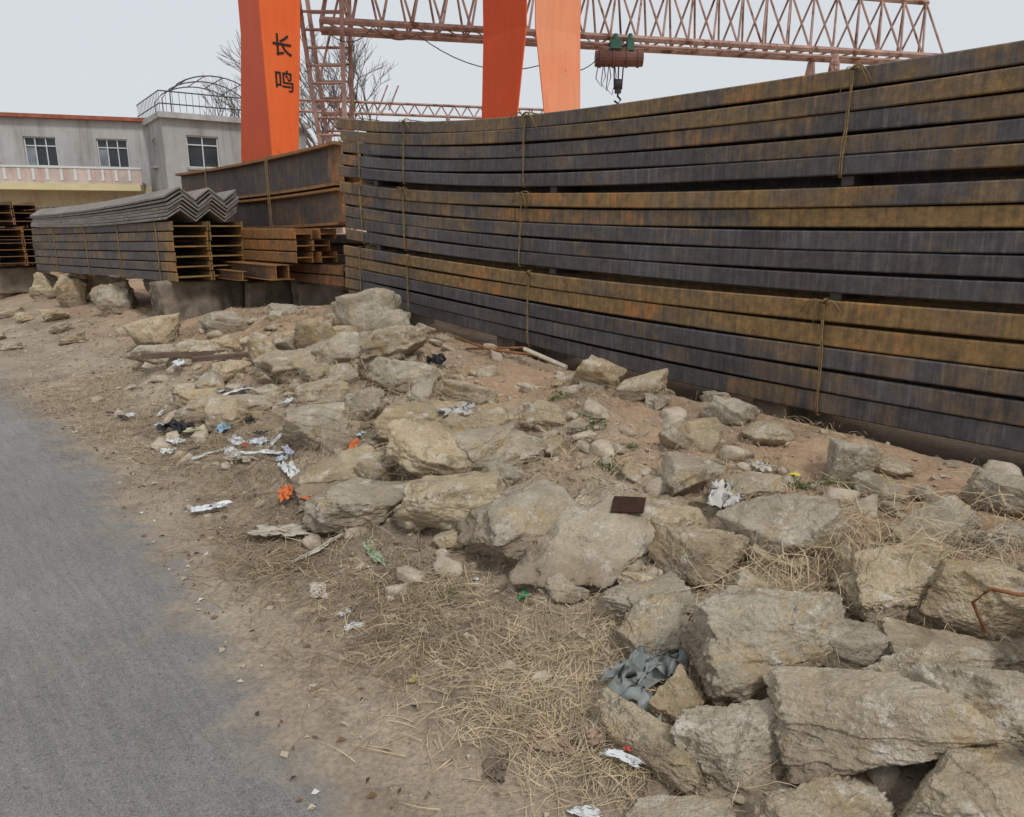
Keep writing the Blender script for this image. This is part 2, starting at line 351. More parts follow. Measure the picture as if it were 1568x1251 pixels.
def tone(name,mul):
    m,nt,b=new_mat(name); v=geov(nt)
    c=ramp(nt,noise(nt,v,7,3,.6),[(.3,(.26*mul,.21*mul,.15*mul)),(.5,(.45*mul,.38*mul,.285*mul)),(.7,(.60*mul,.53*mul,.42*mul))])
    c=mix(nt,.6,c,ramp(nt,noise(nt,v,60,4,.8),[(.3,(.6,.6,.6)),(.7,(1.3,1.3,1.3))]),'MULTIPLY')
    L(nt,c,b.inputs['Base Color']); b.inputs['Roughness'].default_value=.95; bump(nt,b,noise(nt,v,40,5,.8),.7,.01); return m
M_RUB=tone('rubble_limestone',1.0); M_GRV=tone('gravel_stone',.9)
scatter('rubble_stones',640,.04,.20,lambda r,n:np.clip(r.normal(2.85,.75,n),1.6,4.3),lambda r,n:r.uniform(.6,8.5,n),3,M_RUB,3,pw=2.6)
scatter('gravel',8500,.007,.055,lambda r,n:np.clip(1.0+r.gamma(2.8,.65,n),.9,4.4),lambda r,n:r.uniform(.4,14,n)**1.0,1,M_GRV,4,pw=3)
scatter('road_grit',700,.003,.012,lambda r,n:1.3-np.abs(r.normal(0,.6,n)),lambda r,n:r.uniform(.4,10,n),1,M_GRV,5,pw=3)

# ------------------------------------------------------------------ steel stacks
def prof_side(D,t=.016,w=.05,g=.05):
    a,b=g,1-g; m=.5
    return [(0,a+.07),(.004,a+.025),(.010,a),(t,a),(t,m-w),(D-t,m-w),(D-t,a),(D,a),(D,b),(D-t,b),(D-t,m+w),(t,m+w),(t,b),(.010,b),(.004,b-.025),(0,b-.07)]
SS=[0,.454,.853,1,1.4,1.8]
main=empty('steel_beam_stack')
prof={'bundle_top':([2.142,1.922,1.876,1.882,1.925,2.025],[2.77,2.50,2.465,2.485,2.55,2.66],[.60,.66,.46,.28,.26]),
'bundle_middle':([1.45,1.268,1.206,1.216,1.27,1.37],[2.098,1.876,1.83,1.836,1.876,1.976],[.56,.46,.34,.26,.24]),
'bundle_bottom':([.77,.588,.448,.46,.5,.6],[1.398,1.230,1.167,1.177,1.225,1.325],[.84,.96,.36,.24,.22])}
sv=np.linspace(0,1.8,46)
BZ={}
sd=0
SH={'bundle_top':(0,-.034,-.030),'bundle_middle':(0,.042,-.040),'bundle_bottom':(0,.030,.030)}
for nm,(zb,zt,ru) in prof.items():
    mb=MB()
    pb=np.polyfit(SS,zb,4); pt=np.polyfit(SS,zt,4); b0=np.polyval(pb,sv); b1=np.polyval(pt,sv); BZ[nm]=(pb,pt)
    for row in range(5):
        for col in range(3):
            sd+=1; off=random.uniform(-.012,.012) if col==0 else 0; so=random.uniform(-.008,.008)*(1 if col==0 else 2)
            XY=np.stack([-1.92+4.47*(sv+so),8.70-4.93*(sv+so)],1)
            wav=.004*np.sin(sv*9+sd) if col==0 else 0*sv
            f0=(4-row)/5; f1=(5-row)/5; zz0=b0+(b1-b0)*f0+wav; zz1=b0+(b1-b0)*f1+wav
            dz=SH[nm][col]
            rr=ru[row]+.14*np.sin(sv*4.1+sd*2.3)
            if nm=='bundle_middle' and row==1: rr=rr+.55*sm((sv-.72)/.12)
            if nm=='bundle_bottom': rr=rr-.25*sm((.3-sv)/.2)*(row<2)
            mb.beam(XY+UD*off,zz0+dz,zz1+dz,col*.32,prof_side(.30),rr,seed=(sd*.618)%1*3+.1,endrust=.6)
    mb.obj(nm,M_STEEL,parent=main)
mb=MB()
for s in (.1,.5,.86,1.3,1.7):
    x,y=-1.92+4.47*s,8.70-4.93*s
    for lo,hi in (('bundle_bottom','bundle_middle'),('bundle_middle','bundle_top')):
        z0=np.polyval(BZ[lo][1],s); z1=np.polyval(BZ[hi][0],s)
        if z1-z0>.012: mb.box((x+UD[0]*.16,y+UD[1]*.16,(z0+z1)/2),(.26,.07,z1-z0+.006),UD)
mb.obj('spacers',M_STEELR,parent=main)
mb=MB()
for s in (.03,.4,.8,1.2,1.65):
    x,y=-1.92+4.47*s+UD[0]*.55,8.70-4.93*s+UD[1]*.55
    zt=np.polyval(BZ['bundle_bottom'][0],s)+.006; mb.box((x,y,(zt+.05)/2),(.9,.25,zt-.05),UD)
mb.obj('footings',M_CONC,parent=main)
mb=MB()
def strap(s,nm,knot=True,lean=0,r=.0040,top=True):
    pb,pt=BZ[nm]
    def P(s_,z,q): return np.array([-1.92+4.47*s_+UD[0]*q,8.70-4.93*s_+UD[1]*q,z])
    z0=np.polyval(pb,s)+.005; z1=np.polyval(pt,s)
    for k in (0,1):
        ds=k*.0018
        pts=[P(s+ds,z1+.006,.25),P(s+ds,z1+.008,.05),P(s+ds,z1+.003,-.016)]
        for t in np.linspace(.05,.95,8): pts.append(P(s+ds+lean*t+random.uniform(-.0009,.0009),z1+(z0-z1)*t,-.018-random.uniform(0,.006)))
        pts+= [P(s+ds+lean,z0-.008,-.012),P(s+ds+lean,z0-.01,.06),P(s+ds+lean,z0-.008,.25)]
        mb.tube(pts,r,6)
    if knot:
        for k in range(4):
            l=random.uniform(.05,.17); sg=random.choice((1,1,-1)); dn_=random.uniform(.02,.14)
            p0=P(s,z1-.02,-.02); p=[p0]
            for j in range(1,6):
                t=j/5; p.append(p0+np.array([.67*l*t*sg,-.74*l*t*sg,.035*math.sin(t*3)-dn_*t*t])+np.array([-UD[0],-UD[1],0])*.02*math.sin(t*3))
            mb.tube(p,r*.85,5)
        mb.tube([P(s-.003,z1-.02,-.020),P(s+.002,z1+.0,-.026),P(s+.005,z1-.02,-.020),P(s+.002,z1-.04,-.022),P(s-.003,z1-.02,-.020)],r*1.6,6)
for nm,ss in (('bundle_top',(.064,.193,.454,.858,1.3)),('bundle_middle',(.06,.185,.45,1.03)),('bundle_bottom',(.05,.19,.462,.853,1.4))):
    for i,s in enumerate(ss): strap(s,nm,knot=s>.15,lean=random.uniform(-.006,.004))
mb.obj('tie_wires',M_STRAP,smooth=True,parent=main)

def line(x,y,l,n=14,d=UE,bow=0):
    t=np.linspace(0,l,n); t=np.insert(t,1,.035)
    return np.stack([x+d[0]*t,y+d[1]*t],1),t
def istack(name,x,y,l,z0n,z1n,z0f,z1f,rows,cols,D,rust,dirn,mat=M_STEEL,sag=0,endrust=.75,wt=.045,jit=.01):
    mb=MB(); qd=np.array([-dirn[1],dirn[0]]); 
    if qd[0]<0: qd=-qd
    for r in range(rows):
        for c in range(cols):
            global sd; sd+=1
            XY,t=line(x+random.uniform(-jit,jit),y,l,d=dirn); u=t/l
            b0=z0n+(z0f-z0n)*u-sag*4*u*(1-u); b1=z1n+(z1f-z1n)*u-sag*4*u*(1-u)
            mb.beam(XY,b0+(b1-b0)*r/rows,b0+(b1-b0)*(r+1)/rows,c*(D+.012),prof_side(D,w=wt),rust[r],seed=(sd*.618)%1*3+.1,qd=qd,endrust=endrust)
    return mb.obj(name,mat),qd
dl=np.array([-.73,.683])
ls=empty('i_beam_stack')
o,ql=istack('i_beams',-4.47,10.0,6.2,.87,1.67,.78,1.57,6,2,.485,[.38,.43,.46,.42,.50,.46],dl,jit=.012,endrust=1.0,wt=.07); o.parent=ls
mb=MB()
for l in (.5,1.9,3.3,4.9):
    u=l/6.2; p=np.array([-4.47,10.])+dl*l; a=.87-.09*u; b=1.67-.10*u
    P=lambda q,z:(p[0]+ql[0]*q,p[1]+ql[1]*q,z)
    mb.tube([P(.97,b+.008),P(0,b+.01),P(-.012,b),P(-.014,(a+b)/2),P(-.012,a),P(0,a-.01),P(.97,a-.008)],.007,5)
mb.obj('tie_wires',M_STRAP,smooth=True,parent=ls)
def footing(name,x,y,w,dp,h,zc,ax,parent,seed,mat=M_CONC):
    P,F=rock_shape(w,dp,h,5,seed,n=0,p=30,rough=.03,strata=.015,tilt=.05)
    a=math.atan2(ax[1],ax[0]); P=P@eul(0,0,a).T
    me=bpy.data.meshes.new(name); me.from_pydata(P.tolist(),[],F); me.materials.append(mat); me.polygons.foreach_set('use_smooth',[True]*len(F))
    o=bpy.data.objects.new(name,me); COL.objects.link(o); o.location=(x,y,zc); o.parent=parent
c=np.array([-4.47,10.])+dl*.45+ql*.45
footing('stone_footing',c[0],c[1],1.25,.5,.66,.56,ql,ls,71)
mb=MB(); c=np.array([-4.47,10.])+dl*2.2+ql*.3
mb.box((c[0],c[1],.855),(.7,.3,.02),ql); mb.obj('packing_plate',M_CONC,parent=ls)
for i,(l,w,h) in enumerate(((2.3,.6,.56),(4.5,.6,.55),(5.9,.6,.5))):
    for q in (.1,.8):
        p=np.array([-4.47,10.])+dl*l+ql*q
        ob=boulder(p[0],p[1]-.15,w,h+.1,.5,seed=300+i*5+int(q*10),sub=5,sink=.16)
for i,(l,q,w,h) in enumerate(((.9,-1.1,.4,.2),(2.0,-.9,.35,.18),(3.0,-.7,.45,.22),(1.4,-1.7,.3,.14),(3.9,-.9,.35,.2),(.3,-.6,.3,.2),(5.0,-.8,.4,.2),(2.6,-1.6,.3,.12))):
    p=np.array([-4.47,10.])+dl*l+ql*q; boulder(p[0],p[1],w,h,seed=340+i,sub=5)
M_ANG=mat_steel('angle_steel',(.19,.17,.15),(.24,.17,.11),(.30,.17,.09))
mb=MB()
zig=[(0,.03),(.2,.15),(.40,.0),(.60,.15),(.80,.0),(.99,.14)]
for k in range(7):
    XY,t=line(-4.50+random.uniform(-.04,.04),10.02,6.0,d=dl); u=t/6.0
    z=1.685+.046*k*(1-.35*u)-.10*u+(-.04*4*u*(1-u))
    pr=[(q,h) for q,h in zig]+[(q,h-.026) for q,h in zig[::-1]]
    mb.beam(XY,z,z+1.0,random.uniform(-.01,.01),pr,.3,seed=.3+k*.37,qd=ql,endrust=.15)
mb.obj('angle_iron_pack',M_ANG)
fs_=empty('i_beam_stack')
o,_=istack('i_beams',-10.35,15.2,6,.80,1.6,.75,1.5,6,2,.48,[.6]*6,dl,M_STEELR); o.parent=fs_
o,_=istack('upper_beams',-10.7,15.6,5.5,1.62,2.12,1.55,2.0,3,2,.44,[.6]*3,dl,M_STEELR); o.parent=fs_
for l in (.6,3,5.4):
    p=np.array([-10.35,15.2])+dl*l+ql*.48; footing('stone_footing',p[0],p[1],1.05,.45,.62,.48,ql,fs_,80+int(l))
ys=empty('yard_beam_stack')
o,_=istack('beams',-9.2,19.0,9,.3,1.98,.3,1.95,9,3,.5,[.65]*9,dl,M_STEELR,jit=.15); o.parent=ys
o,_=istack('beams_behind',-14.2,21.5,9,.3,2.15,.3,2.1,9,3,.5,[.65]*9,dl,M_STEELR,jit=.15); o.parent=ys
o,_=istack('dark_fill_beams',-.95,10.15,7,.25,1.5,.25,1.45,8,2,.3,[.4]*8,UE,M_STEELR,jit=.05); o.parent=ys  # beams added as dark fill behind the gap below the stacks
def prof_up(Wd,tf=.045,tw=.03):
    a=Wd/2
    return [(-a,0),(a,0),(a,tf),(tw/2*Wd*3,tf+.02),(tw/2*Wd*3,1-tf-.02),(a,1-tf),(a,1),(-a,1),(-a,1-tf),(-tw/2*Wd*3,1-tf-.02),(-tw/2*Wd*3,tf+.02),(-a,tf)]
rpU=[.5,.3,.3,0,0,.3,.3,.7,.7,-.05,-.05,.7]
bs=empty('large_i_beam_stack'); mb=MB(); dB=np.array([-.643,.766]); qB=np.array([.766,.643])
for r,(z0,z1) in enumerate(((1.62,2.06),(2.09,2.60))):
    for c in range(3):
        sd+=1; XY,t=line(-2.07,9.5,6.3,d=dB); u=t/6.3; dz=-.06*u-.04*4*u*(1-u)
        mb.beam(XY,z0+dz,z1+dz,c*.24,prof_up(.22,.07),.42,rpU,seed=(sd*.618)%1*3,qd=qB,endrust=.9)
mb.obj('large_i_beams',M_STEELR,parent=bs)
mb=MB()
for l in (2.0,2.06,4.6):
    p=np.array([-2.07,9.5])+dB*l; P=lambda q,z:(p[0]+qB[0]*q,p[1]+qB[1]*q,z)
    mb.tube([P(.5,2.56),P(-.11,2.57),P(-.13,2.5),P(-.13,2.1),P(-.12,1.6)],.007,5)
mb.obj('tie_wires',M_STRAP,parent=bs)
cs=empty('rusty_beam_stack')
o,_=istack('rusty_beams',-2.68,9.5,6.5,1.14,1.58,1.10,1.56,3,2,.24,[.95,.9,1.0],UE,M_STEELR,jit=.05); o.parent=cs
o,_=istack('lower_beams',-2.10,9.35,5,.86,1.13,.84,1.11,2,2,.22,[.7,.7],UE,M_STEELR); o.parent=cs
mb=MB(); sd+=1
for c in range(2):
    XY,t=line(-3.0,9.55,5,d=UE); mb.beam(XY,.93+0*t,1.12+0*t,c*.17,prof_up(.15),.6,rpU,seed=1.7+c,endrust=.9)
XY,t=line(-3.55,9.9,5,d=UE); mb.beam(XY,.90+0*t,1.02+0*t,0,prof_up(.12),.6,rpU,seed=2.7,endrust=.9)
mb.obj('lowest_beams',M_STEELR,parent=cs)
for i,l in enumerate((1.2,3,5)):
    for x0 in (-2.9,-2.2):
        p=np.array([x0,9.6])+UE*l; footing('stone_footing',p[0]+.2,p[1]+.2,.7,.35,.6,.58,UD,cs,90+i+int(x0*10))

# ------------------------------------------------------------------ gantry crane (orange)
def paint(name,col,fade):
    m,nt,b=new_mat(name); v=geov(nt)
    c=mix(nt,thr(nt,noise(nt,v,.7,6,.6),.35,.7),col,fade)
    st=noise(nt,scaled(nt,v,(9,9,.5)),1.2,7,.7)
    c=mix(nt,.5,c,ramp(nt,st,[(.3,(.8,.76,.74)),(.6,(1,1,1))]),'MULTIPLY')
    c=mix(nt,mth(nt,'MULTIPLY',thr(nt,noise(nt,v,3.5,9,.78),.63,.70),.45),c,(.25,.09,.04))
    L(nt,c,b.inputs['Base Color']); b.inputs['Roughness'].default_value=.5; return m
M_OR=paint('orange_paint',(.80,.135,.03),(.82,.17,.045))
M_ORL=paint('faded_orange_paint',(.84,.30,.15),(.84,.37,.21))
M_INK=simple('black_paint',(.02,.02,.02),.6,.1,5,bmp=0)
M_PINK=simple('faded_red_primer',(.38,.25,.21),.7,.3,3,rust=.4)
gc=empty('gantry_crane')
def leg(name,levels,mat,mat2=None):
    vs=[];
    for z,x,y,a_,b_ in levels:
        p=np.array([x,y]); 
        for q in (p,p+UD*b_,p+UD*b_+UE*a_,p+UE*a_): vs.append((q[0],q[1],z))
    n=len(levels); mb=MB(); mb.add(vs,[(3,2,1,0),tuple((n-1)*4+i for i in range(4))])
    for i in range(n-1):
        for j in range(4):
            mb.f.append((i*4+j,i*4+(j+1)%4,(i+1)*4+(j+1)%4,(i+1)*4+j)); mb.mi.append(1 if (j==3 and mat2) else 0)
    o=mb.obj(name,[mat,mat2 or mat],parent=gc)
    bv=o.modifiers.new('b','BEVEL'); bv.width=.012; bv.segments=1
    return o
M_OR_SHADED=paint('shaded_orange_paint',(.62,.085,.025),(.66,.10,.03))  # darker orange copy: shade painted into the left faces of the legs
leg('leg_1',[(0,-4.90,16,1.9,.5),(3.2,-4.93,16,1.55,.61),(5.45,-4.96,16,1.0,.84),(10,-5.0,16,.95,1.2)],M_OR,M_OR_SHADED)
leg('leg_2',[(0,-.25,17,.9,.03),(4.0,.12,17,1.22,.03),(5.69,.30,17,1.42,.03),(10,.32,17,1.5,.03)],M_OR,M_OR_SHADED)
leg('leg_3',[(0,1.05,17,.10,.9),(4.0,.70,17,.04,1.14),(5.69,.50,17,.04,1.38),(10,.47,17,.04,1.45)],M_ORL,M_OR_SHADED)
mb=MB(); mb.box((-2.0,16.8,10.5),(13,1.2,1.0),(1,.06)); mb.obj('girder',M_OR,parent=gc)
for ch_,z in (('长',5.02),('鸣',4.34)):
    cu=bpy.data.curves.new('letter','FONT'); cu.body=ch_; cu.size=.44; cu.align_x='CENTER'; cu.extrude=.002; cu.offset=.003; cu.materials.append(M_INK)
    to=bpy.data.objects.new('painted_character',cu); COL.objects.link(to)
    p=np.array([-4.95,16])+UD*.40-UE*.012
    to.matrix_world=Matrix(((UD[0],0,-UE[0],p[0]),(UD[1],0,-UE[1],p[1]),(0,1,0,z-.03),(0,0,0,1))); to.parent=gc

tg=empty('lattice_truss_crane'); mb=MB()
A=np.array([-4.6,19.45]); B=np.array([12.6,23.4]); Ln=np.hypot(*(B-A)); ta=(B-A)/Ln; tn=np.array([-ta[1],ta[0]])
def TP(l,q,z): p=A+ta*l+tn*q; return (p[0],p[1],z)
mb.tube([TP(0,0,6.4),TP(Ln,0,6.4)],.085,6); mb.tube([TP(0,1.1,6.4),TP(Ln,1.1,6.4)],.085,6)
mb.tube([TP(0,0,6.22),TP(Ln,0,6.22)],.05,5)
mb.tube([TP(.3,.55,7.95),TP(Ln-.3,.55,7.95)],.07,6)
npan=24
for i in range(npan):
    l0=Ln*i/npan; l1=Ln*(i+.5)/npan; l2=Ln*(i+1)/npan
    for q in (0,1.1):
        mb.tube([TP(l0,q,6.4),TP(l1,.55,7.95)],.032,5); mb.tube([TP(l1,.55,7.95),TP(l2,q,6.4)],.032,5)
    mb.tube([TP(l0,0,6.4),TP(l0,1.1,6.4)],.03,4); mb.tube([TP(l0,0,6.4),TP(l2,1.1,6.4)],.022,4)
mb.obj('truss',M_PINK,parent=tg)
mb=MB()
LB=Ln-3.6
for l in (LB-1.0,LB+1.0):
    mb.tube([TP(LB,0,6.3),TP(l,-.3,0)],.1,6); mb.tube([TP(LB,1.1,6.3),TP(l,1.4,0)],.1,6)
for z in (1.5,3,4.5,5.9): 
    w=1.0*(6.3-z)/6.3; mb.tube([TP(LB-w,-.1,z),TP(LB+w,-.1,z)],.05,5)
for (xt,xb,dy) in ((-5.05,-4.45,0),(-4.10,-4.25,0),(-5.05,-4.45,.9),(-4.10,-4.25,.9)):
    f=lambda z:xt+(xb-xt)*(6.3-z)/6.3
    mb.tube([(f(0),19.5+dy,0),(f(8),19.5+dy,8)],.06,5)
z=.6
while z<8:
    xl=-5.05+.6*(6.3-z)/6.3; xr=-4.10-.15*(6.3-z)/6.3
    mb.tube([(xl,19.5,z),(xr,19.5,z)],.035,5); 
    mb.tube([(xl,20.4,z+.2),(xr,20.4,z+.2)],.03,5)
    z+=.40
for z in (2,4,6):
    mb.tube([(-4.7,19.5,z-.9),(-4.15,19.5,z+.9)],.03,4)
mb.obj('end_legs',M_PINK,parent=tg)
M_HO=simple('hoist_red',(.17,.085,.07),.6,.3,4); M_GR=simple('hoist_green',(.06,.16,.12),.5,.2,4); M_DK=simple('dark_iron',(.05,.05,.055),.6,.3,8)
mb=MB(); hx,hy,hz=2.8,21.0,5.86
mb.tube([(hx-.62,hy,hz),(hx-.58,hy,hz),(hx+.58,hy,hz),(hx+.62,hy,hz)],.20,16)
for dx in (-.5,-.15,.2,.5): mb.tube([(hx+dx-.03,hy,hz),(hx+dx+.03,hy,hz)],.225,16)
mb.cm=1; mb.box((hx-.1,hy,hz+.33),(.30,.3,.22)); mb.box((hx+.28,hy,hz+.31),(.18,.3,.26)); mb.tube([(hx-.1,hy,hz+.3),(hx-.1,hy,hz+.6)],.06); mb.tube([(hx+.28,hy,hz+.3),(hx+.28,hy,hz+.6)],.06)
mb.cm=2
for dx in (-.12,.0,.12): mb.tube([(hx+dx,hy,hz-.2),(hx+dx*.8,hy,hz-.75)],.018,4)
mb.tube([(hx-.1,hy,hz-.62),(hx+.1,hy,hz-.62)],.13,12); mb.box((hx,hy,hz-.72),(.16,.12,.25))
mb.tube([(hx,hy,hz-.8),(hx,hy,hz-.92),(hx+.08,hy,hz-1.0),(hx+.02,hy,hz-1.1),(hx-.09,hy,hz-1.03)],.03,6)
for k in range(3):
    x0=hx-.55+.14*k; mb.tube([(x0,hy-.1,hz-.15),(x0-.05,hy-.1,hz-.5-.12*k),(x0+.1,hy-.1,hz-.7-.1*k),(x0+.2,hy-.1,hz-.45),(x0+.15,hy-.1,hz-.15)],.012,4)
mb.obj('hoist',[M_HO,M_GR,M_DK],parent=tg)
mb=MB()
def sag(p,q,s,n=12):
    p=np.array(p,float);q=np.array(q,float); return [p+(q-p)*t-np.array([0,0,s*4*t*(1-t)]) for t in np.linspace(0,1,n)]
mb.tube(sag((-4.2,18.6,5.9),(-3.3,19.2,6.2),.25),.012,4); mb.tube(sag((-3.3,19.2,6.2),(-2.3,19.5,6.1),.2),.012,4); mb.tube(sag((-2.3,19.5,6.1),(1.0,20,5.6),.45),.012,4)
mb.tube(sag((1,20,5.6),(2.3,20.8,5.9),.3),.012,4)
mb.obj('power_cable',M_DK,parent=tg)
fg=empty('lattice_girder'); mb=MB()
p0=np.array([-9.0,29.]); p1=np.array([4,32.5])
def FP(t,z): p=p0+(p1-p0)*t; return (p[0],p[1],z)
mb.tube([FP(0,6.15),FP(1,6.15)],.05,4); mb.tube([FP(0,5.75),FP(1,5.75)],.05,4)
for i in range(26):
    mb.tube([FP(i/26,5.75),FP((i+.5)/26,6.15)],.025,4); mb.tube([FP((i+.5)/26,6.15),FP((i+1)/26,5.75)],.025,4)
for t in (.02,.5,.98): mb.tube([FP(t,0),FP(t,5.75)],.09,6)
for t in (.3,.33): mb.tube([FP(t,5.9),FP(t+.03,6.8)],.03,4)
mb.obj('truss',M_PINK,parent=fg)

# ------------------------------------------------------------------ building
def render_mat(name,col,var,stain):
    m,nt,b=new_mat(name); v=geov(nt)
    c=ramp(nt,noise(nt,v,.6,7,.65),[(.3,tuple(x*(1-var) for x in col)),(.7,tuple(x*(1+var) for x in col))])
    st=noise(nt,scaled(nt,v,(2.2,2.2,.22)),1.0,8,.72)
    c=mix(nt,.8,c,ramp(nt,st,[(.32,stain),(.55,(1,1,1))]),'MULTIPLY')
    c=mix(nt,mth(nt,'MULTIPLY',thr(nt,noise(nt,v,1.1,9,.75),.60,.68),.5),c,tuple(x*.55 for x in col))
    L(nt,c,b.inputs['Base Color']); b.inputs['Roughness'].default_value=.92; bump(nt,b,noise(nt,v,6,6,.7),.25,.03); return m
M_WALL=render_mat('stained_render',(.46,.46,.45),.14,(.62,.58,.55))
M_WALL2=render_mat('grey_render',(.40,.40,.39),.16,(.6,.56,.53))
M_RED=simple('red_tiles',(.33,.11,.07),.8,.3,4)
M_PW=render_mat('peeling_pink_paint',(.54,.45,.42),.22,(.85,.6,.55))
M_CREAM=render_mat('cream_wall',(.60,.54,.38),.1,(.7,.65,.6))
M_GLASS=simple('dark_glass',(.03,.035,.04),.12,.4,1.2,bmp=0); M_GLASS.node_tree.nodes['Principled BSDF'].inputs['Specular IOR Level'].default_value=.5
M_FR=simple('white_frame',(.6,.62,.62),.6,.05,3,bmp=0)
M_BLK=simple('railing_iron',(.09,.09,.09),.7,.2,5,bmp=0)
def wall(mb,P0,dr,w0,w1,z0,z1,opens,th=.3,nrm=None):
    dr=np.array(dr)/np.hypot(*dr); n=np.array([dr[1],-dr[0]])
    def bx(a,b,c,d):
        if b-a<1e-4 or d-c<1e-4: return
        m=P0+dr*(a+b)/2-n*th/2; mb.box((m[0],m[1],(c+d)/2),(b-a,th,d-c),dr)
    cur=w0
    for a,b,c,d in opens: bx(cur,a,z0,z1); bx(a,b,z0,c); bx(a,b,d,z1); cur=b
    bx(cur,w1,z0,z1); return n
def window(mb,P0,dr,n,a,b,c,d,cols=3):
    dr=np.array(dr)/np.hypot(*dr); dep=.14
    def bx(a_,b_,c_,d_,off,t,m_):
        mb.cm=m_; m=P0+dr*(a_+b_)/2-n*off; mb.box((m[0],m[1],(c_+d_)/2),(b_-a_,t,d_-c_),dr)
    bx(a,b,c,d,dep+.06,.02,0)
    f=.06
    bx(a,a+f,c,d,dep,.06,1); bx(b-f,b,c,d,dep,.06,1); bx(a+f,b-f,c,c+f,dep,.06,1); bx(a+f,b-f,d-f,d,dep,.06,1)
    bx(a+f,b-f,d-.45,d-.40,dep-.004,.06,1)
    for k in range(1,cols): x=a+(b-a)*k/cols; bx(x-.025,x+.025,c+f,d-f,dep-.008,.06,1)
    if cols==3: bx(a+f,a+(b-a)/3-.03,c+f,d-.46,dep+.03,.02,3)
    bx(a-.08,b+.08,c-.10,c-.003,-.06,.3,2)
bd=empty('concrete_building'); wl=MB(); wn=MB()
P0=np.array([-24.7,38.2]); dr=np.array([.95,.31]); 
ops=[]
for k in range(-9,2):
    a=.72+3.2*k; ops.append((a,a+1.42,4.5,5.9))
wn_=wall(wl,P0,dr,-30,6.4,3.6,6.75,ops)
for a,b,c,d in ops: window(wn,P0,dr,wn_,a,b,c,d)
low=MB(); lops=[]
for k in range(-8,2):
    a=.4+3.4*k; lops.append((a,a+1.6,1.0,2.6))
wall(low,P0,dr,-30,6.4,0,3.597,lops)
for a,b,c,d in lops: window(wn,P0,dr,wn_,a,b,c,d)
M_PANE=simple('grey_pane',(.22,.25,.27),.2,.3,2,bmp=0)
low.obj('ground_floor_wall',M_CREAM,parent=bd)
wl.obj('upper_wall',M_WALL,parent=bd); wn.obj('windows',[M_GLASS,M_FR,M_WALL2,M_PANE],parent=bd)
dn=dr/np.hypot(*dr)
def along(mb,a,b,off,w,z0,z1,P=P0,d=dn,n=None):
    n=np.array([d[1],-d[0]]); m=P+d*(a+b)/2+n*(off); mb.box((m[0],m[1],(z0+z1)/2),(b-a,w,z1-z0),d)
mb=MB(); along(mb,-30,6.4,.05,.5,6.753,6.93); mb.obj('roof_edge',M_RED,parent=bd)
mb=MB(); along(mb,-30,6.4,-4,7.6,6.6,6.74); along(mb,-30,6.4,-8,.3,0,6.59); mb.obj('roof_slab',M_WALL2,parent=bd)
mb=MB(); along(mb,-30,6.0,1.2,.12,3.75,4.35); along(mb,-30,6.0,.65,1.3,3.62,3.745)
mb.obj('balcony',M_PW,parent=bd)
mb=MB(); along(mb,-30,6.0,1.2,.2,4.353,4.45)
for k in range(60): along(mb,-30+.6*k,-30+.6*k+.12,1.28,.05,3.78,4.32)
mb.obj('balcony_coping',M_FR,parent=bd)
mb=MB(); along(mb,-30,6.0,1.5,1.1,3.30,3.60); mb.obj('canopy',simple('yellow_canopy',(.62,.56,.33),.8,.1,1),parent=bd)
K=np.array([-16.5,37.0]); d1=np.array([.81,.58]); d1/=np.hypot(*d1); d2=np.array([-.58,.81]); d2/=np.hypot(*d2)
wl=MB(); wn=MB()
n1=wall(wl,K,d1,0,7,0,6.55,[(1.04,2.52,4.37,5.86),(4.2,5.7,4.37,5.86)])
for a,b in ((1.04,2.52),(4.2,5.7)): window(wn,K,d1,n1,a,b,4.37,5.86,2)
Q=K+d2*6.0; n2=wall(wl,Q,-d2,0,5.697,0,6.55,[(3.4,4.3,4.5,5.8)])
window(wn,Q,-d2,n2,3.4,4.3,4.5,5.8,2)
m=K+d1*3.5+d2*5.9; wl.box((m[0],m[1],3.2),(6.9,.3,6.4),d1); m=K+d1*6.85+d2*3.1; wl.box((m[0],m[1],3.2),(.28,5.3,6.4),d1)
wl.obj('block_walls',M_WALL2,parent=bd); wn.obj('block_windows',[M_GLASS,M_FR,M_WALL2,M_PANE],parent=bd)
mb=MB(); m=K+d1*3.5+d2*2.9; mb.box((m[0],m[1],6.68),(7.3,6.4,.25),d1); mb.obj('block_roof',M_WALL,parent=bd)
mb=MB()
def KP(a,b,z): p=K+d1*a+d2*b; return (p[0],p[1],z)
for z in (7.2,7.75): mb.tube([KP(0,5.5,z),KP(0,0,z),KP(6.9,0,z)],.03,4)
for k in range(24): mb.tube([KP(k*.3,0,6.8),KP(k*.3,0,7.75)],.014,3)
for k in range(16): mb.tube([KP(0,k*.35,6.8),KP(0,k*.35,7.75)],.014,3)
for b in (0.4,2.2,4.0):
    pts=[KP(.6+4.2*(t),b,7.75+.95*math.sin(math.pi*t)**.6) for t in np.linspace(0,1,12)]
    mb.tube([KP(.6,b,6.8)]+pts+[KP(4.8,b,6.8)],.03,4)
for t in (.2,.4,.6,.8): mb.tube([KP(.6+4.2*t,.4,7.75+.95*math.sin(math.pi*t)**.6),KP(.6+4.2*t,4.0,7.75+.95*math.sin(math.pi*t)**.6)],.025,4)
mb.tube([KP(4.2,.3,6.6),KP(4.2,.3,8.6)],.05,5)
mb.obj('roof_railing',M_BLK,parent=bd)

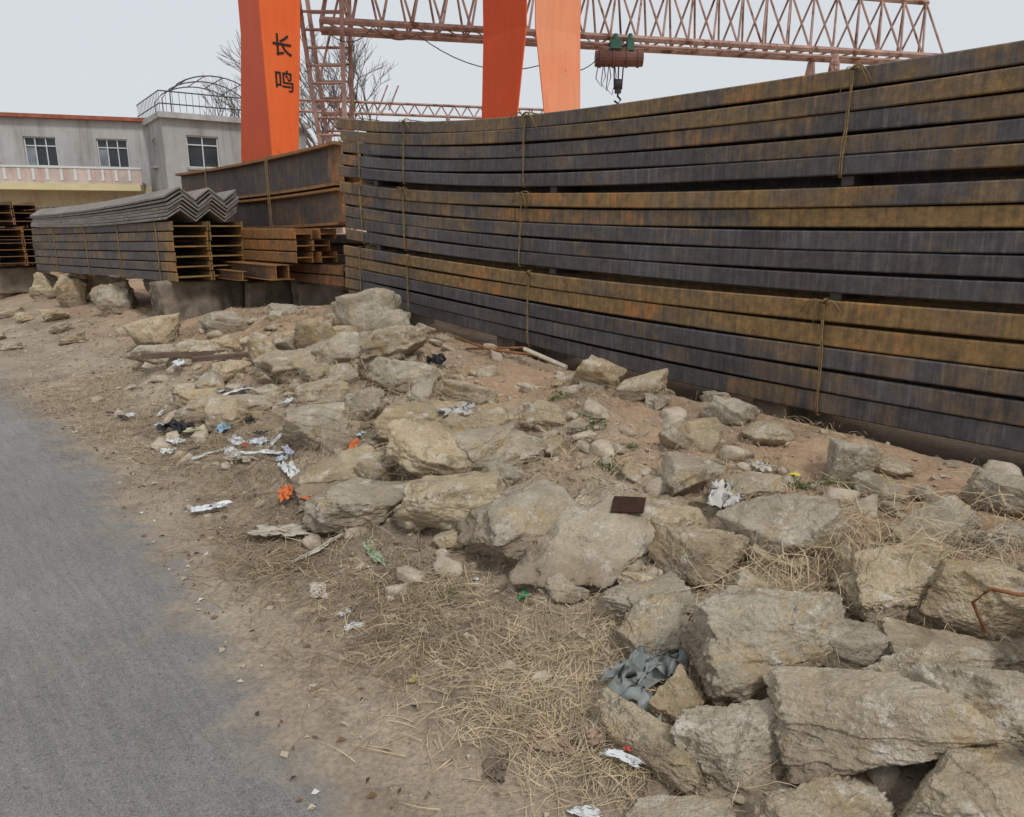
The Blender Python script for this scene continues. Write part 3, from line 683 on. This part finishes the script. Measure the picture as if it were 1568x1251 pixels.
# ------------------------------------------------------------------ bare trees
M_BARK=simple('bark',(.19,.165,.15),.9,.25,5,bmp=0)
def tree(x,y,h,seed,spread=.55):
    r=random.Random(seed); mb=MB()
    def br(p,d,l,rad,dep):
        q=p; pts=[p]
        for i in range(3):
            d=d+np.array([r.uniform(-.12,.12),r.uniform(-.12,.12),r.uniform(-.04,.1)]); d/=np.linalg.norm(d); q=q+d*l/3; pts.append(q)
        mb.tube(pts,rad,5 if dep>3 else 3,rad*.62)
        if dep==0: return
        for k in range(r.choice((2,3,3)) if dep>1 else 4):
            nd=d+np.array([r.uniform(-1,1),r.uniform(-1,1),r.uniform(-.35,.6)])*spread; nd/=np.linalg.norm(nd)
            st=pts[-1] if k<2 else pts[r.choice((1,2))]
            br(st,nd,l*r.uniform(.62,.82),max(rad*.6,.012),dep-1)
    br(np.array([x,y,0.]),np.array([0,0,1.]),h*.30,h*.016,6)
    mb.obj('bare_tree',M_BARK,smooth=True)
tree(-9.6,42,13.0,3,.65); tree(-8.0,44,13.0,5,.65); tree(-18.0,50,11.0,9,.6); tree(-8.6,40,11.5,12,.7)

# ------------------------------------------------------------------ straw and dry grass
def strands(name,cnt,dfun,lmin,lmax,mat,seed,lift=.03,width=.0035,K=5,arch=.04):
    r=np.random.default_rng(seed); x,y=dfun(r,cnt); cnt=len(x)
    a=r.uniform(0,2*np.pi,cnt); l=lmin+(lmax-lmin)*r.random(cnt)**1.6; cv=r.normal(0,.35,cnt); w=width*r.uniform(.5,1.4,cnt)
    ar=r.random(cnt)**2*arch; li=r.random(cnt)**2*lift; tl=r.normal(0,.06,cnt)
    V=np.zeros((cnt,K,2,3))
    for k in range(K):
        t=k/(K-1); px=x+l*t*np.cos(a)-l*cv*t*t*np.sin(a); py=y+l*t*np.sin(a)+l*cv*t*t*np.cos(a)
        z=G(px,py)+.006+li+ar*4*t*(1-t)+tl*t*l
        ww=w*(1-.6*t)
        V[:,k,0]=np.stack([px-np.sin(a)*ww/2,py+np.cos(a)*ww/2,z],1); V[:,k,1]=np.stack([px+np.sin(a)*ww/2,py-np.cos(a)*ww/2,z+ww*.4],1)
    idx=np.arange(cnt*K*2).reshape(cnt,K,2)
    F=np.stack([idx[:,:-1,0],idx[:,:-1,1],idx[:,1:,1],idx[:,1:,0]],-1).reshape(-1,4)
    me=bpy.data.meshes.new(name); me.from_pydata(V.reshape(-1,3).tolist(),[],F.tolist()); me.materials.append(mat)
    o=bpy.data.objects.new(name,me); COL.objects.link(o); return o
def bank(dlo,dhi,elo,ehi):
    def f(r,n):
        d=r.uniform(dlo,dhi,n); e=r.uniform(elo,ehi,n); x=.743*d-.669*e; y=.669*d+.743*e
        m=fbm(np.stack([x*1.6,y*1.6,0*x],1),3)+r.normal(0,.25,n)>-.05
        return x[m],y[m]
    return f
def clumps(cs):
    def f(r,n):
        c=np.array(cs)[r.integers(0,len(cs),n)]; return c[:,0]+r.normal(0,1,n)*c[:,2],c[:,1]+r.normal(0,1,n)*c[:,2]
    return f
strands('straw_litter',18000,bank(1.2,4.2,.6,8.6),.03,.18,M_STRAW,11,.04,.0028)
strands('dead_stalks',19000,bank(.98,4.2,.6,9.5),.03,.22,M_STRAWD,12,.02,.003)
strands('dry_grass',3000,clumps([(.05,2.38,.22),(.2,2.2,.16),(-.15,2.6,.22),(.3,2.45,.14),(.25,2.0,.12),(-.3,2.95,.2),(.35,1.85,.1),(0,2.1,.12)]),.04,.18,M_STRAW,13,.02,.003,arch=.02)
strands('dry_grass',3000,clumps([(1.37,2.60,.15),(1.55,2.55,.14),(1.25,2.75,.12),(1.0,2.45,.1),(.9,2.4,.09),(1.9,2.9,.15),(1.8,2.5,.12),(-.9,5.6,.25),(-1.3,6.4,.25),(-.5,4.1,.15),(-.6,5.2,.25),(-1.5,5.9,.25),(-.2,4.4,.2),(.4,3.6,.2)]),.08,.30,M_STRAW,14,.17,.003,arch=.06)
strands('dry_grass',6500,clumps([(-1.35,3.75,.18),(-1.7,4.4,.2),(-2.1,5.0,.22),(-1.1,3.3,.14),(-2.9,6.2,.3),(-.75,4.2,.15),(-.6,3.0,.2),(-.3,2.6,.2),(-2.5,5.9,.3),(-1.5,5.2,.3)]),.05,.22,M_STRAWD,15,.02,.0035,arch=.02)

# ------------------------------------------------------------------ litter
def scrap(name,x,y,w,l,col,seed,amp=.35,z=0,rough=.5,yaw=None,n=18):
    r=np.random.default_rng(seed); u=np.linspace(-.5,.5,n); U,Vv=np.meshgrid(u,u,indexing='ij')
    Q=np.stack([U.ravel()*3.2+seed*3,Vv.ravel()*3.2,0*U.ravel()],1)
    h=np.abs(fbm(Q,4,.65)); dx=fbm(Q*1.6+31,4,.6)*.2; dy=fbm(Q*1.6+57,4,.6)*.2
    yaw=r.uniform(0,6.3) if yaw is None else yaw
    X_=(U.ravel()+dx)*w; Y_=(Vv.ravel()+dy)*l; c,s=math.cos(yaw),math.sin(yaw)
    px=x+X_*c-Y_*s; py=y+X_*s+Y_*c; pz=g1(x,y)*.5+G(px,py)*.5+.012+z+h*amp*min(w,l)*.7
    m=simple('plastic_'+name,col,rough,.15,14,bmp=.1)
    return grid_mesh(name,px.reshape(n,n),py.reshape(n,n),pz.reshape(n,n),m)
W=(.66,.67,.67)
sc=[('plastic_bag',.80,2.50,.17,.08,W,.5,.0),('grey_tarp_scrap',.46,2.20,.24,.15,(.24,.26,.245),.6,.02),('grey_tarp_scrap',.44,2.02,.10,.18,(.30,.31,.30),.5,.02),
('paper_scrap',-.86,2.99,.13,.07,(.55,.50,.42),.2,0),('paper_scrap',-.64,2.70,.07,.04,W,.2,0),('paper_scrap',-.70,2.80,.06,.03,W,.2,0),
('plastic_bag',-1.88,4.77,.30,.08,W,.3,0),('plastic_bag',-1.75,4.95,.22,.10,(.60,.64,.70),.5,0),('plastic_strip',-1.65,4.65,.30,.04,W,.3,.02),('plastic_strip',-2.05,4.9,.3,.05,(.6,.62,.62),.3,.0),
('plastic_strip',-1.6,4.85,.3,.03,W,.3,.03),('paper_scrap',-1.95,5.05,.2,.08,(.6,.6,.6),.4,.01),('plastic_strip',-1.45,4.6,.2,.04,(.5,.5,.62),.4,.03),
('blue_wrapper',-2.15,5.35,.16,.10,(.28,.40,.48),.5,.02),('yellow_strip',-2.3,5.45,.35,.08,(.5,.46,.3),.3,.02),('red_wrapper',-1.83,4.85,.06,.04,(.55,.08,.06),.4,.03),
('black_rag',-2.58,5.5,.26,.14,(.03,.03,.035),.6,.02),('white_foam_piece',-2.48,5.25,.14,.07,W,.5,.01),
('orange_scrap',-1.28,3.95,.20,.07,(.66,.17,.05),.3,.05),('orange_scrap',-.98,4.40,.12,.05,(.62,.15,.05),.3,.09),('orange_scrap',-1.15,3.88,.14,.05,(.62,.18,.06),.3,.05),
('green_scrap',.05,2.81,.06,.04,(.06,.30,.12),.4,.0),('pale_green_strip',-.66,3.28,.24,.05,(.33,.42,.27),.2,.0),('white_strip',-.93,3.38,.32,.04,(.50,.46,.38),.2,.02),('board_scrap',-1.2,3.6,.3,.12,(.44,.39,.31),.2,.03),
('clear_plastic',.98,3.2,.20,.12,(.55,.53,.48),.6,.06),('clear_plastic',1.28,3.62,.12,.08,(.53,.49,.42),.5,.02),('plastic_bag',-.35,4.65,.20,.12,(.46,.44,.41),.4,.12),
('dark_bag',-.6,5.8,.22,.12,(.025,.025,.028),.6,.1),('paper_scrap',.85,2.35,.06,.08,W,.5,.02),('white_strip',.33,1.85,.03,.12,W,.2,.03),('red_wrapper',.36,1.88,.05,.03,(.5,.08,.06),.5,.03),
('blue_wrapper',1.02,2.12,.05,.09,(.36,.47,.50),.4,.12),('paper_scrap',-3.2,7.0,.16,.1,W,.3,.1),('paper_scrap',-3.0,6.5,.13,.1,(.60,.61,.61),.3,.02),
('yellow_scrap',-.35,2.33,.04,.02,(.50,.42,.14),.3,0),('cardboard_scrap',.12,2.0,.13,.07,(.35,.25,.17),.2,.0),('cardboard_scrap',.3,1.98,.12,.06,(.33,.22,.16),.3,.0),('cardboard_scrap',-.05,1.9,.1,.06,(.16,.12,.09),.2,.0),('white_scrap',.2,1.72,.07,.03,W,.3,0)]
r=random.Random(77)
for i in range(26):
    e=r.uniform(3.6,7.2); d=float(edge(e))+r.uniform(.15,1.3); 
    c=r.choice([W,W,(.6,.6,.58),(.45,.50,.56),(.04,.04,.045),(.42,.34,.26),(.5,.47,.4)])
    sc.append((r.choice(['paper_scrap','plastic_strip']),.743*d-.669*e,.669*d+.743*e,r.uniform(.06,.26),r.uniform(.03,.08),c,.35,.02))
for i,(nm,x,y,w,l,c,amp,z) in enumerate(sc): scrap(nm,x,y,w,l,c,i+2,amp,z)
r=random.Random(5)
mb=MB()
for i in range(1200):
    e=r.uniform(.6,9); d=float(edge(e))+r.random()**1.5*2.6-.15; x=.743*d-.669*e; y=.669*d+.743*e; s=r.uniform(.005,.022); a=r.uniform(0,6.3); z=g1(x,y)+.009
    c,s2=math.cos(a)*s,math.sin(a)*s; k=r.uniform(.3,.8); mb.cm=r.choice((0,0,0,1,1,2,3,3))
    mb.add([(x-c,y-s2,z),(x+s2*k,y-c*k,z+r.uniform(0,.012)),(x+c,y+s2,z),(x-s2*k,y+c*k,z+r.uniform(0,.012))],[(0,1,2,3)])
mb.obj('leaf_and_paper_litter',[simple('dead_leaf',(.2,.12,.07),.8,.3,9,bmp=0),simple('dark_chip',(.08,.06,.05),.8,.3,9,bmp=0),simple('paper_bit',(.6,.6,.58),.8,.1,9,bmp=0),simple('pale_chip',(.45,.38,.28),.8,.1,9,bmp=0)],fix=False)
M_WOOD=simple('old_wood',(.14,.10,.075),.85,.3,12); M_PLATE=simple('rusty_plate',(.045,.022,.014),.8,.3,12); M_PALE=simple('pale_wood',(.5,.44,.34),.8,.2,12); M_REBAR=simple('rusty_rebar',(.25,.11,.05),.85,.3,20)
mb=MB(); z=g1(-3.1,7.2); mb.box((-3.15,7.25,z+.08),(.95,.08,.05),(.95,.35)); mb.box((-2.7,6.9,z+.11),(.6,.09,.04),(.8,.5)); mb.obj('wooden_plank',M_WOOD)
mb=MB(); z=g1(.13,5.74); mb.tube([(.10,5.95,z+.14),(.42,5.62,z+.05)],.018,6); mb.obj('stick',M_PALE)
mb=MB(); z=g1(1.6,2.15); mb.tube([(1.44,2.02,z+.12),(1.40,2.04,z+.21),(1.46,2.06,z+.245),(1.55,2.06,z+.225),(1.75,2.08,z+.22),(2.1,2.15,z+.25)],.0065,6); mb.obj('rebar',M_REBAR,smooth=True)
mb=MB(); z=g1(-.4,6.3); mb.tube([(-.45,6.45,z+.12),(-.2,6.2,z+.07),(.2,5.95,z+.06)],.012,6); mb.tube([(-.4,6.4,z+.04),(.1,6.1,z+.1)],.01,6); mb.obj('rebar',M_REBAR,smooth=True)
mb=MB(); z=g1(.5,3.1)+.175; mb.add([(.44,3.10,z-.012),(.58,3.06,z),(.61,3.17,z+.028),(.47,3.21,z+.02),(.44,3.10,z-.006),(.58,3.06,z+.006),(.61,3.17,z+.034),(.47,3.21,z+.026)],[(3,2,1,0),(4,5,6,7),(0,1,5,4),(1,2,6,5),(2,3,7,6),(3,0,4,7)]); mb.obj('rusty_steel_plate',M_PLATE)
M_LEAF=simple('weed_leaf',(.10,.14,.045),.6,.35,20,bmp=0); M_YEL=simple('yellow_petal',(.75,.58,.02),.6,.1,20,bmp=0)
def weed(x,y,s,fl,seed,n=34,z0=0):
    r=random.Random(seed); mb=MB()
    for i in range(n):
        a=r.uniform(0,6.3); rr=r.uniform(0,s*.6); px,py=x+math.cos(a)*rr,y+math.sin(a)*rr; z=g1(px,py); a=r.uniform(0,6.3); l=s*r.uniform(.15,.4); w=l*.14
        c,s_=math.cos(a),math.sin(a)
        vs=[];
        for t,ww in ((0,.3),(.35,1),(.7,.9),(1,.1)):
            for sg in (-1,1): vs.append((px+c*l*t-s_*w*ww*sg,py+s_*l*t+c*w*ww*sg,z+.006+l*.4*math.sin(t*2.3)))
        mb.add(vs,[(0,1,3,2),(2,3,5,4),(4,5,7,6)])
    for k in range(fl):
        px,py=x+r.uniform(-.03,.03),y+r.uniform(-.03,.03); z=g1(px,py)+.06
        mb.cm=0; mb.tube([(px,py,z-.06),(px,py,z)],.002,4); mb.cm=1
        n=14; vs=[(px,py,z+.006)]
        for j in range(n): w=j/n*6.283; rr=.020*(1 if j%2 else .75); vs.append((px+math.cos(w)*rr,py+math.sin(w)*rr,z))
        mb.add(vs,[(0,j+1,(j+1)%n+1) for j in range(n)])
    mb.obj('dandelion' if fl else 'weed',[M_LEAF,M_YEL],fix=False)
for i,(x,y,s,f) in enumerate([(1.39,3.42,.14,2),(1.50,3.44,.12,0),(1.62,3.42,.13,0),(1.78,3.46,.12,3),(.48,4.42,.2,0),(.53,3.84,.15,0),(.37,5.03,.16,0),(.3,4.9,.14,0),(1.4,3.38,.1,0),(.1,4.6,.12,0),(.7,4.1,.12,0),(-.3,2.9,.1,0)]): weed(x,y,s,f,i)

# ------------------------------------------------------------------ world, sun, camera
w=bpy.data.worlds.new('World'); S.world=w; w.use_nodes=True; nt=w.node_tree; bg=nt.nodes['Background']
EL=math.radians(52); AZ=math.radians(150)
sk=N(nt,'ShaderNodeTexSky',sky_type='NISHITA'); sk.sun_disc=False; sk.sun_elevation=EL; sk.sun_rotation=AZ; sk.dust_density=4; sk.air_density=1
hs=N(nt,'ShaderNodeHueSaturation'); hs.inputs['Saturation'].default_value=.5; L(nt,sk.outputs[0],hs.inputs['Color'])
c=mix(nt,.88,hs.outputs[0],(7.3,7.65,8.05)); L(nt,c,bg.inputs['Color']); bg.inputs['Strength'].default_value=.1
sl=bpy.data.lights.new('sun','SUN'); sl.energy=1.5; sl.angle=math.radians(11); sl.color=(1,.97,.93)
so=bpy.data.objects.new('sun',sl); COL.objects.link(so)
dv_=Vector((math.sin(AZ)*math.cos(EL),math.cos(AZ)*math.cos(EL),math.sin(EL))); so.rotation_euler=dv_.to_track_quat('Z','Y').to_euler()
cd=bpy.data.cameras.new('camera'); co=bpy.data.objects.new('camera',cd); COL.objects.link(co); S.camera=co
cd.sensor_width=36; cd.lens=26.0; cd.clip_end=3000; cd.clip_start=.05
co.location=(0,0,1.6); co.rotation_euler=(math.radians(90)-math.atan(225/913),0,0)
